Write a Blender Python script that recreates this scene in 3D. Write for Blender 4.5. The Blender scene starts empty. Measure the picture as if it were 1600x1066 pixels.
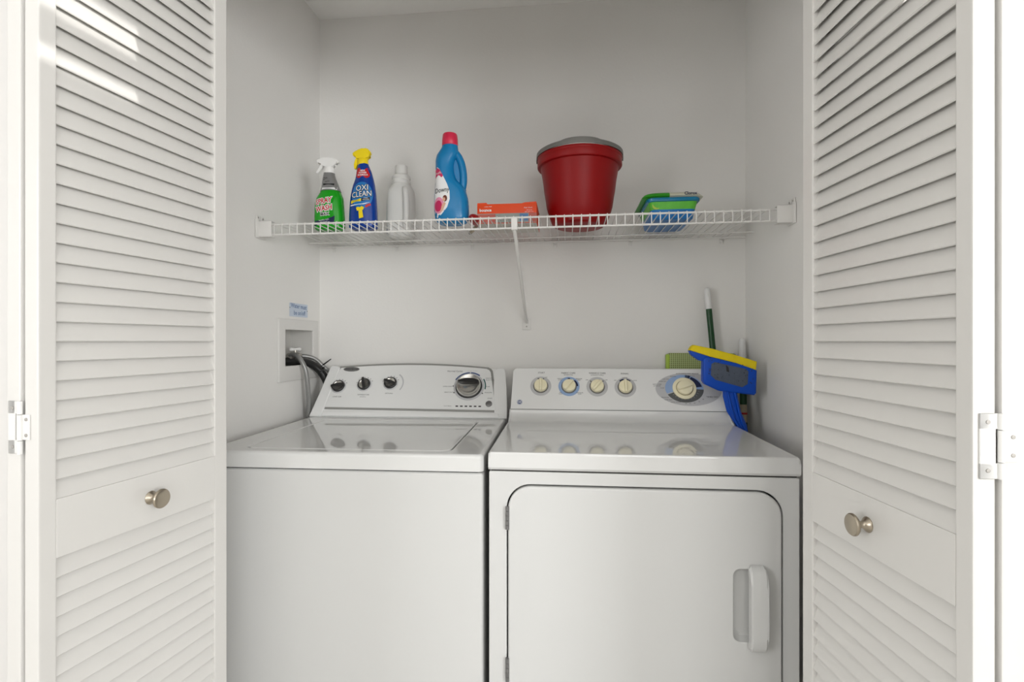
import bpy, bmesh, math, random
from math import sin, cos, pi, radians
from mathutils import Vector, Matrix
random.seed(7)
SC = bpy.context.scene
COL = SC.collection

# ---------------------------------------------------------------- camera
cam = bpy.data.cameras.new('camera'); cam.lens = 36 * 820 / 1600; cam.sensor_width = 36; cam.clip_start = .02
co = bpy.data.objects.new('camera', cam); COL.objects.link(co)
co.location = (0, 0, 1.17); co.rotation_euler = (radians(90), 0, radians(6.2))
SC.camera = co
# ---------------------------------------------------------------- world, lights, exposure
w = bpy.data.worlds.new('world'); SC.world = w; w.use_nodes = True
bg = w.node_tree.nodes['Background']; bg.inputs[0].default_value = (.95, .97, 1, 1); bg.inputs[1].default_value = .9
SC.view_settings.view_transform = 'Standard'; SC.view_settings.look = 'None'
SC.view_settings.exposure = 0.14; SC.view_settings.gamma = 1; SC.view_settings.use_curve_mapping = False

def area(name, loc, target, sx, sy, power, color):
    l = bpy.data.lights.new(name, 'AREA'); l.shape = 'RECTANGLE'; l.size = sx; l.size_y = sy; l.energy = power; l.color = color
    o = bpy.data.objects.new(name, l); COL.objects.link(o); o.location = loc
    o.rotation_euler = (Vector(target) - Vector(loc)).to_track_quat('-Z', 'Y').to_euler()
    return o
area('window_daylight', (1.30, -3.6, 1.42), (-.1, 1.6, 1.30), 2.0, 1.3, 37, (.97, .985, 1))
area('right_fill_light', (2.64, -1.5, 1.42), (-.9, 1.5, 1.35), 1.4, 1.2, 80, (.97, .985, 1))  # added fill from the right, brightens the left closet wall
area('left_fill_light', (-2.64, -1.05, 1.45), (.6, 1.4, 1.35), 1.2, 1.2, 36, (.97, .985, 1))  # added fill from the left for the right wall and right leaf
area('overhead_fill_light', (-.4, -1.6, 2.42), (-.4, -1.6, 0), 1.6, 1.6, 10, (1, .99, .97))  # weak overhead fill, added to soften the hall
sl = bpy.data.lights.new('sun', 'SUN'); sl.energy = 1.9; sl.angle = radians(.3); sl.color = (1, .98, .94)
so = bpy.data.objects.new('sun', sl); COL.objects.link(so); so.location = (8, -.8, 2.6)
so.rotation_euler = Vector((-1, .138, -.1051)).to_track_quat('-Z', 'Y').to_euler()

# ---------------------------------------------------------------- materials
def lin(c):
    def f(v):
        v /= 255.
        return v / 12.92 if v <= .04045 else ((v + .055) / 1.055) ** 2.4
    return (f(c[0]), f(c[1]), f(c[2]), 1)
def mat(name, rgb, rough=.5, metal=0, spec=.5, noise=0, nscale=40, bump=0, bscale=300, trans=0, coat=0, alpha=1):
    m = bpy.data.materials.new(name); m.use_nodes = True
    nt = m.node_tree; b = nt.nodes['Principled BSDF']
    b.inputs['Base Color'].default_value = lin(rgb); b.inputs['Roughness'].default_value = rough
    b.inputs['Metallic'].default_value = metal; b.inputs['Specular IOR Level'].default_value = spec
    b.inputs['Transmission Weight'].default_value = trans; b.inputs['Coat Weight'].default_value = coat
    b.inputs['Alpha'].default_value = alpha
    tc = nt.nodes.new('ShaderNodeTexCoord')
    if noise:
        n = nt.nodes.new('ShaderNodeTexNoise'); n.inputs['Scale'].default_value = nscale; n.inputs['Detail'].default_value = 4
        nt.links.new(tc.outputs['Object'], n.inputs['Vector'])
        r = nt.nodes.new('ShaderNodeMapRange'); r.inputs['To Min'].default_value = 1 - noise; r.inputs['To Max'].default_value = 1 + noise
        nt.links.new(n.outputs['Fac'], r.inputs['Value'])
        mx = nt.nodes.new('ShaderNodeVectorMath'); mx.operation = 'SCALE'
        mx.inputs[0].default_value = lin(rgb)[:3]; nt.links.new(r.outputs['Result'], mx.inputs['Scale'])
        nt.links.new(mx.outputs['Vector'], b.inputs['Base Color'])
    if bump:
        n2 = nt.nodes.new('ShaderNodeTexNoise'); n2.inputs['Scale'].default_value = bscale; n2.inputs['Detail'].default_value = 3
        nt.links.new(tc.outputs['Object'], n2.inputs['Vector'])
        bp = nt.nodes.new('ShaderNodeBump'); bp.inputs['Strength'].default_value = bump; bp.inputs['Distance'].default_value = .002
        nt.links.new(n2.outputs['Fac'], bp.inputs['Height']); nt.links.new(bp.outputs['Normal'], b.inputs['Normal'])
    return m
M = dict(
    wall=mat('wall_paint', (240, 238, 234), .75, bump=.22, bscale=110, noise=.012, nscale=5),
    ceil=mat('ceiling_texture', (250, 249, 246), .9, bump=.6, bscale=130),
    room=mat('room_paint', (230, 228, 225), .8, noise=.01),
    floor=mat('floor_tile', (196, 192, 186), .4, noise=.06, nscale=6),
    door=mat('door_gloss_paint', (222, 220, 216), .28, bump=.06, bscale=30, noise=.01, nscale=12),
    hinge=mat('painted_metal', (232, 231, 228), .3, bump=.1, bscale=60),
    screw=mat('screw_head', (170, 166, 160), .45, metal=.3),
    nickel=mat('satin_nickel', (176, 166, 150), .28, metal=1, noise=.05, nscale=60),
    enamel=mat('white_enamel', (222, 222, 220), .035, spec=.75, noise=.006, nscale=8),
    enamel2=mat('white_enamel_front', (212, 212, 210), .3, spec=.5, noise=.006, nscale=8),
    plas=mat('white_console_plastic', (236, 236, 234), .38, noise=.006),
    face=mat('control_face', (234, 234, 232), .3, noise=.004),
    panel_shade=mat('panel_shade_grey', (148, 147, 143), .4),
    gap=mat('dark_gap', (52, 50, 48), .8),
    dk=mat('dark_charcoal_plastic', (38, 37, 37), .35),
    midg=mat('grey_plastic', (120, 119, 118), .35, metal=.4),
    chrome=mat('silver_plastic', (205, 203, 198), .18, metal=.9),
    ltg=mat('light_grey_print', (196, 196, 197), .4),
    print=mat('print_dark', (62, 60, 58), .6),
    blue_p=mat('print_blue', (40, 70, 128), .5), green_p=mat('print_green', (38, 92, 88), .5),
    lblue=mat('print_light_blue', (150, 176, 214), .45), slate=mat('print_slate', (88, 90, 90), .5), navy=mat('print_navy', (22, 34, 74), .5),
    cream=mat('cream_knob_plastic', (246, 238, 204), .35, noise=.01), mark=mat('knob_mark', (120, 104, 70), .5),
    wire=mat('white_vinyl_wire', (232, 230, 226), .35), brk=mat('white_bracket_plastic', (234, 232, 228), .45),
    green=mat('green_bottle_plastic', (22, 160, 22), .22, noise=.02), wplas=mat('white_nozzle_plastic', (244, 243, 240), .35),
    sil=mat('silver_sleeve', (150, 150, 150), .3, metal=.5), bluebot=mat('blue_bottle_label', (10, 62, 150), .22, noise=.10, nscale=25),
    yel=mat('yellow_plastic', (250, 222, 20), .35), red=mat('label_red', (196, 24, 30), .35), jug=mat('translucent_white_plastic', (232, 231, 227), .6, spec=.3),
    white_p=mat('print_white', (244, 244, 244), .45), black=mat('print_black', (20, 20, 26), .5), aqua=mat('label_aqua', (70, 160, 190), .4),
    softb=mat('light_blue_bottle', (12, 126, 184), .26, noise=.012), capr=mat('red_pink_cap', (218, 40, 76), .35),
    pink=mat('label_pink', (206, 40, 96), .4), pinkl=mat('label_light_pink', (236, 150, 180), .4), skin=mat('label_skin', (226, 178, 150), .5), brown=mat('label_brown', (110, 52, 36), .5),
    orange=mat('orange_carton', (238, 74, 12), .45, noise=.02), pic=mat('carton_picture', (150, 156, 150), .5, noise=.35, nscale=30), cpale=mat('carton_pale', (214, 208, 200), .6), picb=mat('carton_blue', (86, 128, 176), .5, noise=.1, nscale=60), picr=mat('carton_rose', (190, 96, 84), .5, noise=.2, nscale=60),
    dred=mat('dark_red_plastic', (150, 8, 14), .35), beige=mat('beige_plastic', (190, 176, 150), .5),
    bucket=mat('red_bucket_plastic', (146, 3, 7), .42, spec=.3, noise=.06, nscale=14), bhand=mat('grey_handle_plastic', (116, 114, 110), .45), scuff=mat('scuffed_red', (190, 72, 66), .6),
    clear=mat('cloudy_plastic', (196, 204, 188), .25, trans=.25), teal=mat('teal_rim', (16, 120, 160), .25), lgreen=mat('lime_label', (96, 190, 60), .35, noise=.25, nscale=50),
    tubblue=mat('blue_tub', (24, 116, 186), .28, noise=.05, nscale=20), pgreen=mat('green_pouch', (50, 152, 28), .35, noise=.2, nscale=30), pcream=mat('cream_pouch', (206, 204, 184), .35, noise=.08, nscale=50), lime=mat('lime_yellow', (166, 196, 60), .4),
    pole=mat('dark_green_metal_pole', (5, 66, 26), .35), grip=mat('white_pole_cap', (232, 232, 230), .4),
    bbrush=mat('blue_brush_plastic', (6, 74, 184), .4, spec=.3, noise=.04, nscale=30), ysponge=mat('yellow_sponge', (232, 208, 20), .85, bump=.6, bscale=200, noise=.06, nscale=60),
    gsponge=mat('slate_sponge', (84, 92, 106), .9, bump=.8, bscale=220, noise=.15, nscale=90),
    brass=mat('valve_metal', (190, 186, 178), .3, metal=.8), hose=mat('grey_braided_hose', (150, 150, 148), .35, metal=.45, noise=.25, nscale=400),
    rub=mat('black_rubber', (16, 16, 16), .45), note=mat('pale_blue_note', (204, 214, 228), .7, noise=.03, nscale=60), ink=mat('blue_ink', (116, 140, 176), .7),
    boxin=mat('outlet_box_plastic', (216, 214, 209), .5, noise=.02), boxfr=mat('outlet_box_frame', (228, 226, 222), .45),
)
def mesh_mat():
    m = bpy.data.materials.new('green_mesh_fabric'); m.use_nodes = True; nt = m.node_tree; b = nt.nodes['Principled BSDF']
    tc = nt.nodes.new('ShaderNodeTexCoord'); sp = nt.nodes.new('ShaderNodeSeparateXYZ'); nt.links.new(tc.outputs['Object'], sp.inputs[0])
    outs = []
    for ax in ('X', 'Z'):
        a = nt.nodes.new('ShaderNodeMath'); a.operation = 'MULTIPLY'; a.inputs[1].default_value = 150; nt.links.new(sp.outputs[ax], a.inputs[0])
        f = nt.nodes.new('ShaderNodeMath'); f.operation = 'FRACT'; nt.links.new(a.outputs[0], f.inputs[0])
        g = nt.nodes.new('ShaderNodeMath'); g.operation = 'LESS_THAN'; g.inputs[1].default_value = .35; nt.links.new(f.outputs[0], g.inputs[0]); outs.append(g)
    mx = nt.nodes.new('ShaderNodeMath'); mx.operation = 'MAXIMUM'; nt.links.new(outs[0].outputs[0], mx.inputs[0]); nt.links.new(outs[1].outputs[0], mx.inputs[1])
    c = nt.nodes.new('ShaderNodeMix'); c.data_type = 'RGBA'; c.inputs[6].default_value = lin((112, 122, 66)); c.inputs[7].default_value = lin((188, 202, 142))
    nt.links.new(mx.outputs[0], c.inputs[0]); nt.links.new(c.outputs[2], b.inputs['Base Color']); b.inputs['Roughness'].default_value = .8
    return m
M['gmesh'] = mesh_mat()

# ---------------------------------------------------------------- mesh helpers
def rrect(x0, y0, x1, y1, r, n=6):
    rs = r if isinstance(r, (list, tuple)) else [r] * 4      # bl br tr tl
    P = []
    for (cx, cy, a0, q) in ((x0 + rs[0], y0 + rs[0], pi, rs[0]), (x1 - rs[1], y0 + rs[1], 1.5 * pi, rs[1]), (x1 - rs[2], y1 - rs[2], 0, rs[2]), (x0 + rs[3], y1 - rs[3], .5 * pi, rs[3])):
        for i in range(n + 1):
            a = a0 + i / n * pi / 2
            P.append((cx + q * cos(a), cy + q * sin(a)))
    return P
XZ = lambda y=0: (Vector((0, y, 0)), Vector((1, 0, 0)), Vector((0, 0, 1)), Vector((0, -1, 0)))   # u=x v=z, normal faces -y
XY = lambda z=0: (Vector((0, 0, z)), Vector((1, 0, 0)), Vector((0, 1, 0)), Vector((0, 0, 1)))
class MB:
    def __init__(s): s.bm = bmesh.new(); s.mi = 0; s.lay = s.bm.faces.layers.int.new('mk')
    def _mark(s, n0):
        for f in s.bm.faces:
            if not f[s.lay]: f.material_index = s.mi; f[s.lay] = 1
    def bevel(s, pred, off, seg=3):
        bmesh.ops.bevel(s.bm, geom=[e for e in s.bm.edges if pred(e)], offset=off, segments=seg, affect='EDGES'); s._mark(0); return s
    def box(s, a, b, bev=0, seg=2, mtx=None):
        n0 = len(s.bm.faces)
        r = bmesh.ops.create_cube(s.bm, size=1)
        vs = r['verts']
        for v in vs: v.co = Vector(((v.co.x + .5) * (b[0] - a[0]) + a[0], (v.co.y + .5) * (b[1] - a[1]) + a[1], (v.co.z + .5) * (b[2] - a[2]) + a[2]))
        if bev:
            es = list({e for v in vs for e in v.link_edges})
            g = bmesh.ops.bevel(s.bm, geom=es, offset=bev, segments=seg, affect='EDGES', profile=.5)
            if mtx:
                for v in {v for f in g['faces'] for v in f.verts} | {v for v in vs if v.is_valid}: v.co = mtx @ v.co
        elif mtx:
            for v in vs: v.co = mtx @ v.co
        s._mark(n0); return s
    def poly(s, pts):                       # one face of 3D points
        n0 = len(s.bm.faces); s.bm.faces.new([s.bm.verts.new(p) for p in pts]); s._mark(n0); return s
    def ring_faces(s, A, B):
        n = len(A)
        for i in range(n):
            j = (i + 1) % n
            try: s.bm.faces.new((A[i], A[j], B[j], B[i]))
            except ValueError: pass
    def slab(s, fr, outline, n0_, n1_, bev=0, hole=None, seg=3):
        """outline in (u,v) of frame fr from normal offset n0_ (back) to n1_ (front)"""
        o, u, v, n = fr; k0 = len(s.bm.faces)
        P = lambda q, h: o + u * q[0] + v * q[1] + n * h
        def shrink(pl, d):
            out = []; m = len(pl)
            for i in range(m):
                a = Vector(pl[i - 1]); b = Vector(pl[i]); c = Vector(pl[(i + 1) % m])
                e1 = (b - a); e2 = (c - b)
                if e1.length < 1e-9: e1 = e2
                if e2.length < 1e-9: e2 = e1
                t = (e1.normalized() + e2.normalized())
                t = t.normalized() if t.length > 1e-6 else e1.normalized()
                nn = Vector((-t.y, t.x)); cs = max(.5, nn.dot(Vector((-e1.y, e1.x)).normalized()))
                out.append((b.x + nn.x * d / cs, b.y + nn.y * d / cs))
            return out
        rings = []
        back = [s.bm.verts.new(P(q, n0_)) for q in outline]; rings.append(back)
        if bev:
            for i in range(seg + 1):
                a = i / seg * pi / 2
                rr = shrink(outline, bev * (1 - cos(a)))
                rings.append([s.bm.verts.new(P(q, n1_ - bev + bev * sin(a))) for q in rr])
        else: rings.append([s.bm.verts.new(P(q, n1_)) for q in outline])
        for A, B in zip(rings, rings[1:]): s.ring_faces(A, B)
        if hole:
            hb = [s.bm.verts.new(P(q, n0_)) for q in hole]
            if bev:
                hr = [hb]
                for i in range(seg + 1):
                    a = i / seg * pi / 2
                    rr = shrink(hole, -bev * .6 * (1 - cos(a)))
                    hr.append([s.bm.verts.new(P(q, n1_ - bev * .6 + bev * .6 * sin(a))) for q in rr])
            else: hr = [hb, [s.bm.verts.new(P(q, n1_)) for q in hole]]
            for A, B in zip(hr, hr[1:]): s.ring_faces(B, A)
            s.ring_faces(rings[-1], hr[-1]); s.ring_faces(hb, back)
        else:
            s.bm.faces.new(rings[-1]); s.bm.faces.new(back[::-1])
        s._mark(k0); return s
    def extr(s, pts, vec):                  # closed 3D polygon extruded along vec
        k0 = len(s.bm.faces); A = [s.bm.verts.new(Vector(p)) for p in pts]; B = [s.bm.verts.new(Vector(p) + Vector(vec)) for p in pts]
        s.bm.faces.new(A[::-1]); s.bm.faces.new(B); s.ring_faces(A, B); s._mark(k0); return s
    def rings(s, R, cap=True):
        k0 = len(s.bm.faces); V = [[s.bm.verts.new(p) for p in r] for r in R]
        for A, B in zip(V, V[1:]): s.ring_faces(A, B)
        if cap:
            s.bm.faces.new(V[0][::-1]); s.bm.faces.new(V[-1])
        s._mark(k0); return s
    def lathe(s, prof, o=(0, 0, 0), ax=(0, 0, 1), seg=32, cap=True):
        ax = Vector(ax).normalized(); q = Vector((0, 0, 1)).rotation_difference(ax); o = Vector(o)
        return s.rings([[o + q @ Vector((r * cos(2 * pi * i / seg), r * sin(2 * pi * i / seg), h)) for i in range(seg)] for (r, h) in prof], cap)
    def tube(s, pts, r, seg=10):
        pts = [Vector(p) for p in pts]; R = []; nrm = None
        for i, p in enumerate(pts):
            t = (pts[min(i + 1, len(pts) - 1)] - pts[max(i - 1, 0)]).normalized()
            if nrm is None: nrm = t.orthogonal().normalized()
            else:
                nrm = (nrm - t * nrm.dot(t)).normalized()
            bn = t.cross(nrm); rr = r[i] if isinstance(r, (list, tuple)) else r
            R.append([p + (nrm * cos(2 * pi * k / seg) + bn * sin(2 * pi * k / seg)) * rr for k in range(seg)])
        return s.rings(R)
    def loft(s, secs, seg=40):              # (z, rx, ry, cx, cy, power)
        R = []
        for (z, rx, ry, cx, cy, p) in secs:
            ring = []
            for i in range(seg):
                a = 2 * pi * i / seg; c, d = cos(a), sin(a)
                ring.append(Vector((cx + rx * math.copysign(abs(c) ** (2 / p), c), cy + ry * math.copysign(abs(d) ** (2 / p), d), z)))
            R.append(ring)
        return s.rings(R)
    def disc(s, fr, c, rx, ry, h0, h1, seg=48, a0=0, a1=2 * pi, rin=0):
        """flat ring / arc sector standing h0..h1 off frame"""
        o, u, v, n = fr; k0 = len(s.bm.faces)
        full = abs(a1 - a0 - 2 * pi) < 1e-6; m = seg if full else seg + 1
        def rg(f, h): return [s.bm.verts.new(o + u * (c[0] + rx * f * cos(a0 + (a1 - a0) * i / seg)) + v * (c[1] + ry * f * sin(a0 + (a1 - a0) * i / seg)) + n * h) for i in range(m)]
        A, B = rg(1, h0), rg(1, h1)
        if rin:
            Ci, Di = rg(rin, h0), rg(rin, h1)
            for i in range(m if full else m - 1):
                j = (i + 1) % m
                s.bm.faces.new((B[i], B[j], A[j], A[i])); s.bm.faces.new((Di[j], Di[i], Ci[i], Ci[j])); s.bm.faces.new((B[j], B[i], Di[i], Di[j]))
        else:
            s.bm.faces.new(B)
            for i in range(m): j = (i + 1) % m; s.bm.faces.new((A[i], A[j], B[j], B[i]))
        s._mark(k0); return s
    def text(s, txt, fr, c, size, h, rot=0, fn=None, sx=1, bold=0, shear=0):
        """lettering laid on a frame, centred on c, h off the surface; fn maps (u,v)->3D instead"""
        cu = bpy.data.curves.new('lettering', 'FONT'); cu.body = txt; cu.size = size; cu.align_x = 'CENTER'; cu.align_y = 'CENTER'; cu.resolution_u = 2; cu.offset = bold; cu.shear = shear
        ob = bpy.data.objects.new('lettering', cu); COL.objects.link(ob)
        dg = bpy.context.evaluated_depsgraph_get(); me = bpy.data.meshes.new_from_object(ob.evaluated_get(dg))
        k0 = len(s.bm.faces); vs = []
        cr, sr = cos(rot), sin(rot)
        for v in me.vertices:
            x = v.co.x * sx; y = v.co.y; a = c[0] + x * cr - y * sr; b = c[1] + x * sr + y * cr
            vs.append(s.bm.verts.new(fn(a, b) if fn else fr[0] + fr[1] * a + fr[2] * b + fr[3] * h))
        for p in me.polygons:
            try: s.bm.faces.new([vs[i] for i in p.vertices])
            except ValueError: pass
        bpy.data.objects.remove(ob); bpy.data.meshes.remove(me); bpy.data.curves.remove(cu); s._mark(k0); return s
    def patch(s, outline, fn, rings=5):     # star-shaped patch of a curved surface
        cx = sum(p[0] for p in outline) / len(outline); cy = sum(p[1] for p in outline) / len(outline); k0 = len(s.bm.faces)
        V = [[s.bm.verts.new(fn(cx + (p[0] - cx) * k / rings, cy + (p[1] - cy) * k / rings)) for p in outline] for k in range(1, rings + 1)]
        c = s.bm.verts.new(fn(cx, cy)); n = len(outline)
        for i in range(n): s.bm.faces.new((c, V[0][i], V[0][(i + 1) % n]))
        for A, B in zip(V, V[1:]): s.ring_faces(B, A)
        s._mark(k0); return s
    def build(s, name, mats, parent=None, smooth=35, fix=True):
        if fix: bmesh.ops.recalc_face_normals(s.bm, faces=s.bm.faces)
        s.bm.faces.layers.int.remove(s.lay); me = bpy.data.meshes.new(name); s.bm.to_mesh(me); s.bm.free()
        for m in (mats if isinstance(mats, (list, tuple)) else [mats]): me.materials.append(M[m])
        if smooth:
            me.shade_smooth(); me.set_sharp_from_angle(angle=radians(smooth))
        o = bpy.data.objects.new(name, me); COL.objects.link(o)
        if smooth and me.materials[0].name.startswith(('white_enamel', 'white_console', 'control_face', 'door_gloss')):
            wn = o.modifiers.new('weighted normals', 'WEIGHTED_NORMAL'); wn.keep_sharp = True; wn.weight = 100
        if parent: o.parent = parent
        return o
def tag(o, label=None, cat=None, group=None, kind=None):
    if label: o['label'] = label
    if cat: o['category'] = cat
    if group: o['group'] = group
    if kind: o['kind'] = kind
    return o
def thing(name, loc, rz, label, cat, group=None, kind=None, ry=0):
    o = bpy.data.objects.new(name, None); o.empty_display_size = .05; COL.objects.link(o); o.location = loc; o.rotation_euler = (0, ry, rz)
    return tag(o, label, cat, group, kind)
def copy_part(o, parent, loc=None):
    c = o.copy(); COL.objects.link(c); c.parent = parent
    if loc is not None: c.location = loc
    return c
def struct(mb, name, m, smooth=0): return tag(mb.build(name, m, smooth=smooth), kind='structure')
def curve(pts, n=10):                       # Catmull-Rom through points
    P = [Vector(p) for p in pts]; P = [P[0] * 2 - P[1]] + P + [P[-1] * 2 - P[-2]]; out = []
    for i in range(1, len(P) - 2):
        for k in range(n):
            t = k / n
            out.append(.5 * ((2 * P[i]) + (P[i + 1] - P[i - 1]) * t + (2 * P[i - 1] - 5 * P[i] + 4 * P[i + 1] - P[i + 2]) * t * t + (3 * P[i] - P[i - 1] - 3 * P[i + 1] + P[i + 2]) * t ** 3))
    return out + [P[-2]]

# ================================================================ the setting
XL, XR, YB, YF, ZC = -.94, .609, 1.90, 1.055, 2.388
T = .12
struct(MB().box((-2.8, -4.4, -.1), (2.8, 2.05, 0)), 'floor', 'floor')
struct(MB().box((XL - T, YB, 0), (XR + T, YB + T, 2.6)), 'wall_back', 'wall')
mb = MB()                                   # left closet wall with the hole of the outlet box
YO0, YO1, ZO0, ZO1 = 1.640, 1.842, 1.080, 1.214
for a, b in (((XL - T, YF, 0), (XL, YO0, 2.6)), ((XL - T, YO1, 0), (XL, YB, 2.6)), ((XL - T, YO0, 0), (XL, YO1, ZO0)), ((XL - T, YO0, ZO1), (XL, YO1, 2.6))): mb.box(a, b)
struct(mb, 'wall_left', 'wall')
struct(MB().box((XR, YF, 0), (XR + T, YB, 2.6)), 'wall_right', 'wall')
struct(MB().box((XL, YF, ZC), (XR, YB, ZC + .1)), 'ceiling', 'ceil')
OL, OR, OH = -.845, .545, 2.05              # door opening
mb = MB(); mb.box((-2.7, .94, 0), (OL, YF, 2.6)); mb.box((OR, .94, 0), (2.7, YF, 2.6)); mb.box((OL, .94, OH), (OR, YF, 2.6))
struct(mb, 'wall_front', 'room')
struct(MB().box((-2.8, -4.4, 2.44), (2.8, .94, 2.54)), 'ceiling_hall', 'ceil')
struct(MB().box((-2.8, -4.3, 0), (-2.7, .94, 2.6)), 'wall_hall_left', 'room')
mb = MB(); WY0, WY1, WZ0, WZ1 = -.10, .80, 1.10, 2.15      # unseen opening, added so slotted slats can throw two bands of sun
for a, b in (((2.7, -4.3, 0), (2.8, WY0, 2.6)), ((2.7, WY1, 0), (2.8, .94, 2.6)), ((2.7, WY0, 0), (2.8, WY1, WZ0)), ((2.7, WY0, WZ1), (2.8, WY1, 2.6))): mb.box(a, b)
struct(mb, 'wall_hall_right', 'room')
mb = MB()
for za, zb in ((WZ0, 1.30), (1.30, 1.50), (1.50, 1.72), (1.72, 1.957), (1.979, 2.037), (2.090, WZ1)): mb.box((2.735, WY0, za), (2.739, WY1, zb))
struct(mb, 'sun_slot_screen', 'room')  # unseen slats, spaced to shape the sun into two bands
struct(MB().box((-2.8, -4.4, 0), (2.8, -4.3, 2.6)), 'wall_hall_back', 'room')
mb = MB(); mb.box((OL - .06, .925, 0), (OL, .94, OH + .06), .003); mb.box((OR, .925, 0), (OR + .06, .94, OH + .06), .003); mb.box((OL, .925, OH), (OR, .94, OH + .06), .003)
struct(mb, 'trim_1', 'door')
mb = MB(); mb.box((OL, .985, OH - .022), (OR, 1.01, OH), .002)
struct(mb, 'trim_2', 'hinge')

# ---------------------------------------------------------------- louvred bifold doors
def make_leaf(parent, name, p_near, p_far, side, knob):
    """p_near -> p_far is the visible face; side=+1: thickness goes towards -x"""
    a = Vector((p_near[0], p_near[1], 0)); b = Vector((p_far[0], p_far[1], 0)); L = (b - a).length
    u = (b - a).normalized(); n = Vector((u.y, -u.x, 0)) * side           # out of the visible face
    TH = .028
    def P(s, h, z): return a + u * s + n * h + Vector((0, 0, z))
    z0, z1, S0, S1 = .015, 2.02, .026, L - .034
    mb = MB()
    def bar(s0, s1, za, zb, bev=.0022):
        m0 = Matrix.Translation(a) @ Matrix(((u.x, n.x, 0, 0), (u.y, n.y, 0, 0), (0, 0, 1, 0), (0, 0, 0, 1)))
        mb.box((s0, -TH, za), (s1, 0, zb), bev, 2, m0)
    bar(0, S0, z0, z1, .0035); bar(S1, L, z0, z1, .0035)
    for za, zb in ((z0, .22), (.841, .9305), (1.94, z1)): bar(S0 - .001, S1 + .001, za, zb, .0012)
    leaf = mb.build(name, 'door', parent)
    mb = MB(); p = .0300
    for (za, zb) in ((.9305, 1.94), (.22, .841)):
        k = 0
        while True:
            z = za + k * p if za > .5 else zb - (k + 1) * p
            if (za > .5 and z > zb - .02) or (za < .5 and z < za - .012): break
            prof = [(-.0065, z + .0015), (-.0035, z - .0012), (-.0020, z + .0002), (-.0132, z + p + .0046), (-.0150, z + p + .0056), (-.0180, z + p + .0040)]
            prof = [(h, min(max(q, za - .001 if za < .5 else za - .0015), zb + .001)) for h, q in prof]
            mb.extr([P(S0 - .001, h, q) for h, q in prof], u * (S1 - S0 + .002))
            k += 1
    mb.build('louvers', 'door', leaf, smooth=0)
    if knob:
        prof = [(.0005, 0), (.0115, 0), (.0122, .0015), (.0105, .004), (.0070, .0065), (.0052, .010), (.0052, .014), (.0085, .018), (.0150, .0205), (.0172, .0228), (.0172, .0250), (.0158, .0268), (.0120, .0278), (.0005, .0282)]
        k = MB().lathe(prof, P(L / 2, 0, .887), n, 36).build('door_knob', 'nickel', leaf, smooth=30); k['label'] = 'satin nickel knob'
    return leaf, P, u, n, TH
def bifold(nm, pn, pf, side):
    root = bpy.data.objects.new(nm, None); COL.objects.link(root); root['kind'] = 'structure'
    leaf, P, u, n, TH = make_leaf(root, 'door_leaf', pn, pf, side, True)
    off = -(TH + .0065) * n
    make_leaf(root, 'door_leaf', (pn[0] + off.x, pn[1] + off.y), (pf[0] + off.x, pf[1] + off.y), side, False)
    # hinge across the two end faces
    e = -u                                   # end faces look this way
    z0 = 1.003 if side > 0 else 1.006; H = .078
    mb = MB()
    def plate(h0, h1, za, zb, t=.0022):
        m0 = Matrix.Translation(P(0, 0, 0)) @ Matrix(((n.x, e.x, 0, 0), (n.y, e.y, 0, 0), (0, 0, 1, 0), (0, 0, 0, 1)))
        mb.box((h0, 0, za), (h1, t, zb), .0006, 1, m0)
    hb = -TH - .0032; w_ = .0245
    if side > 0:   # left: inner tab on near leaf, outer tabs on the other leaf
        plate(hb, hb + w_ * .68, z0 + H * .27, z0 + H * .75)
        plate(hb - w_, hb, z0, z0 + H * .26); plate(hb - w_, hb, z0 + H * .76, z0 + H); plate(hb - w_, hb - w_ * .45, z0, z0 + H)
        scr = [(hb + w_ * .45, z0 + H * .36), (hb + w_ * .45, z0 + H * .66), (hb - w_ * .62, z0 + H * .13), (hb - w_ * .62, z0 + H * .87)]
    else:
        plate(hb, hb + w_, z0, z0 + H * .24); plate(hb, hb + w_, z0 + H * .76, z0 + H); plate(hb + w_ * .22, hb + w_, z0, z0 + H)
        plate(hb - w_ * .9, hb, z0 + H * .26, z0 + H * .74)
        scr = [(hb + w_ * .62, z0 + H * .13), (hb + w_ * .62, z0 + H * .87), (hb - w_ * .6, z0 + H * .36), (hb - w_ * .6, z0 + H * .64)]
    for (za, zb) in ((0, .25), (.26, .745), (.755, 1)):
        mb.tube([P(0, hb, z0 + H * za) + e * .003, P(0, hb, z0 + H * zb) + e * .003], .0036, 14)
    mb.mi = 1
    for h, z in scr: mb.lathe([(.0001, .002), (.0026, .002), (.0024, .0032), (.0001, .0034)], P(0, h, z), e, 12)
    mb.build('hinge', ['hinge', 'screw'], root)
    return root
bifold('door_1', (-.7736, .6901), (-.7297, 1.0543), 1)
bifold('door_2', (.4778, .6803), (.4385, 1.0465), -1)

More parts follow.
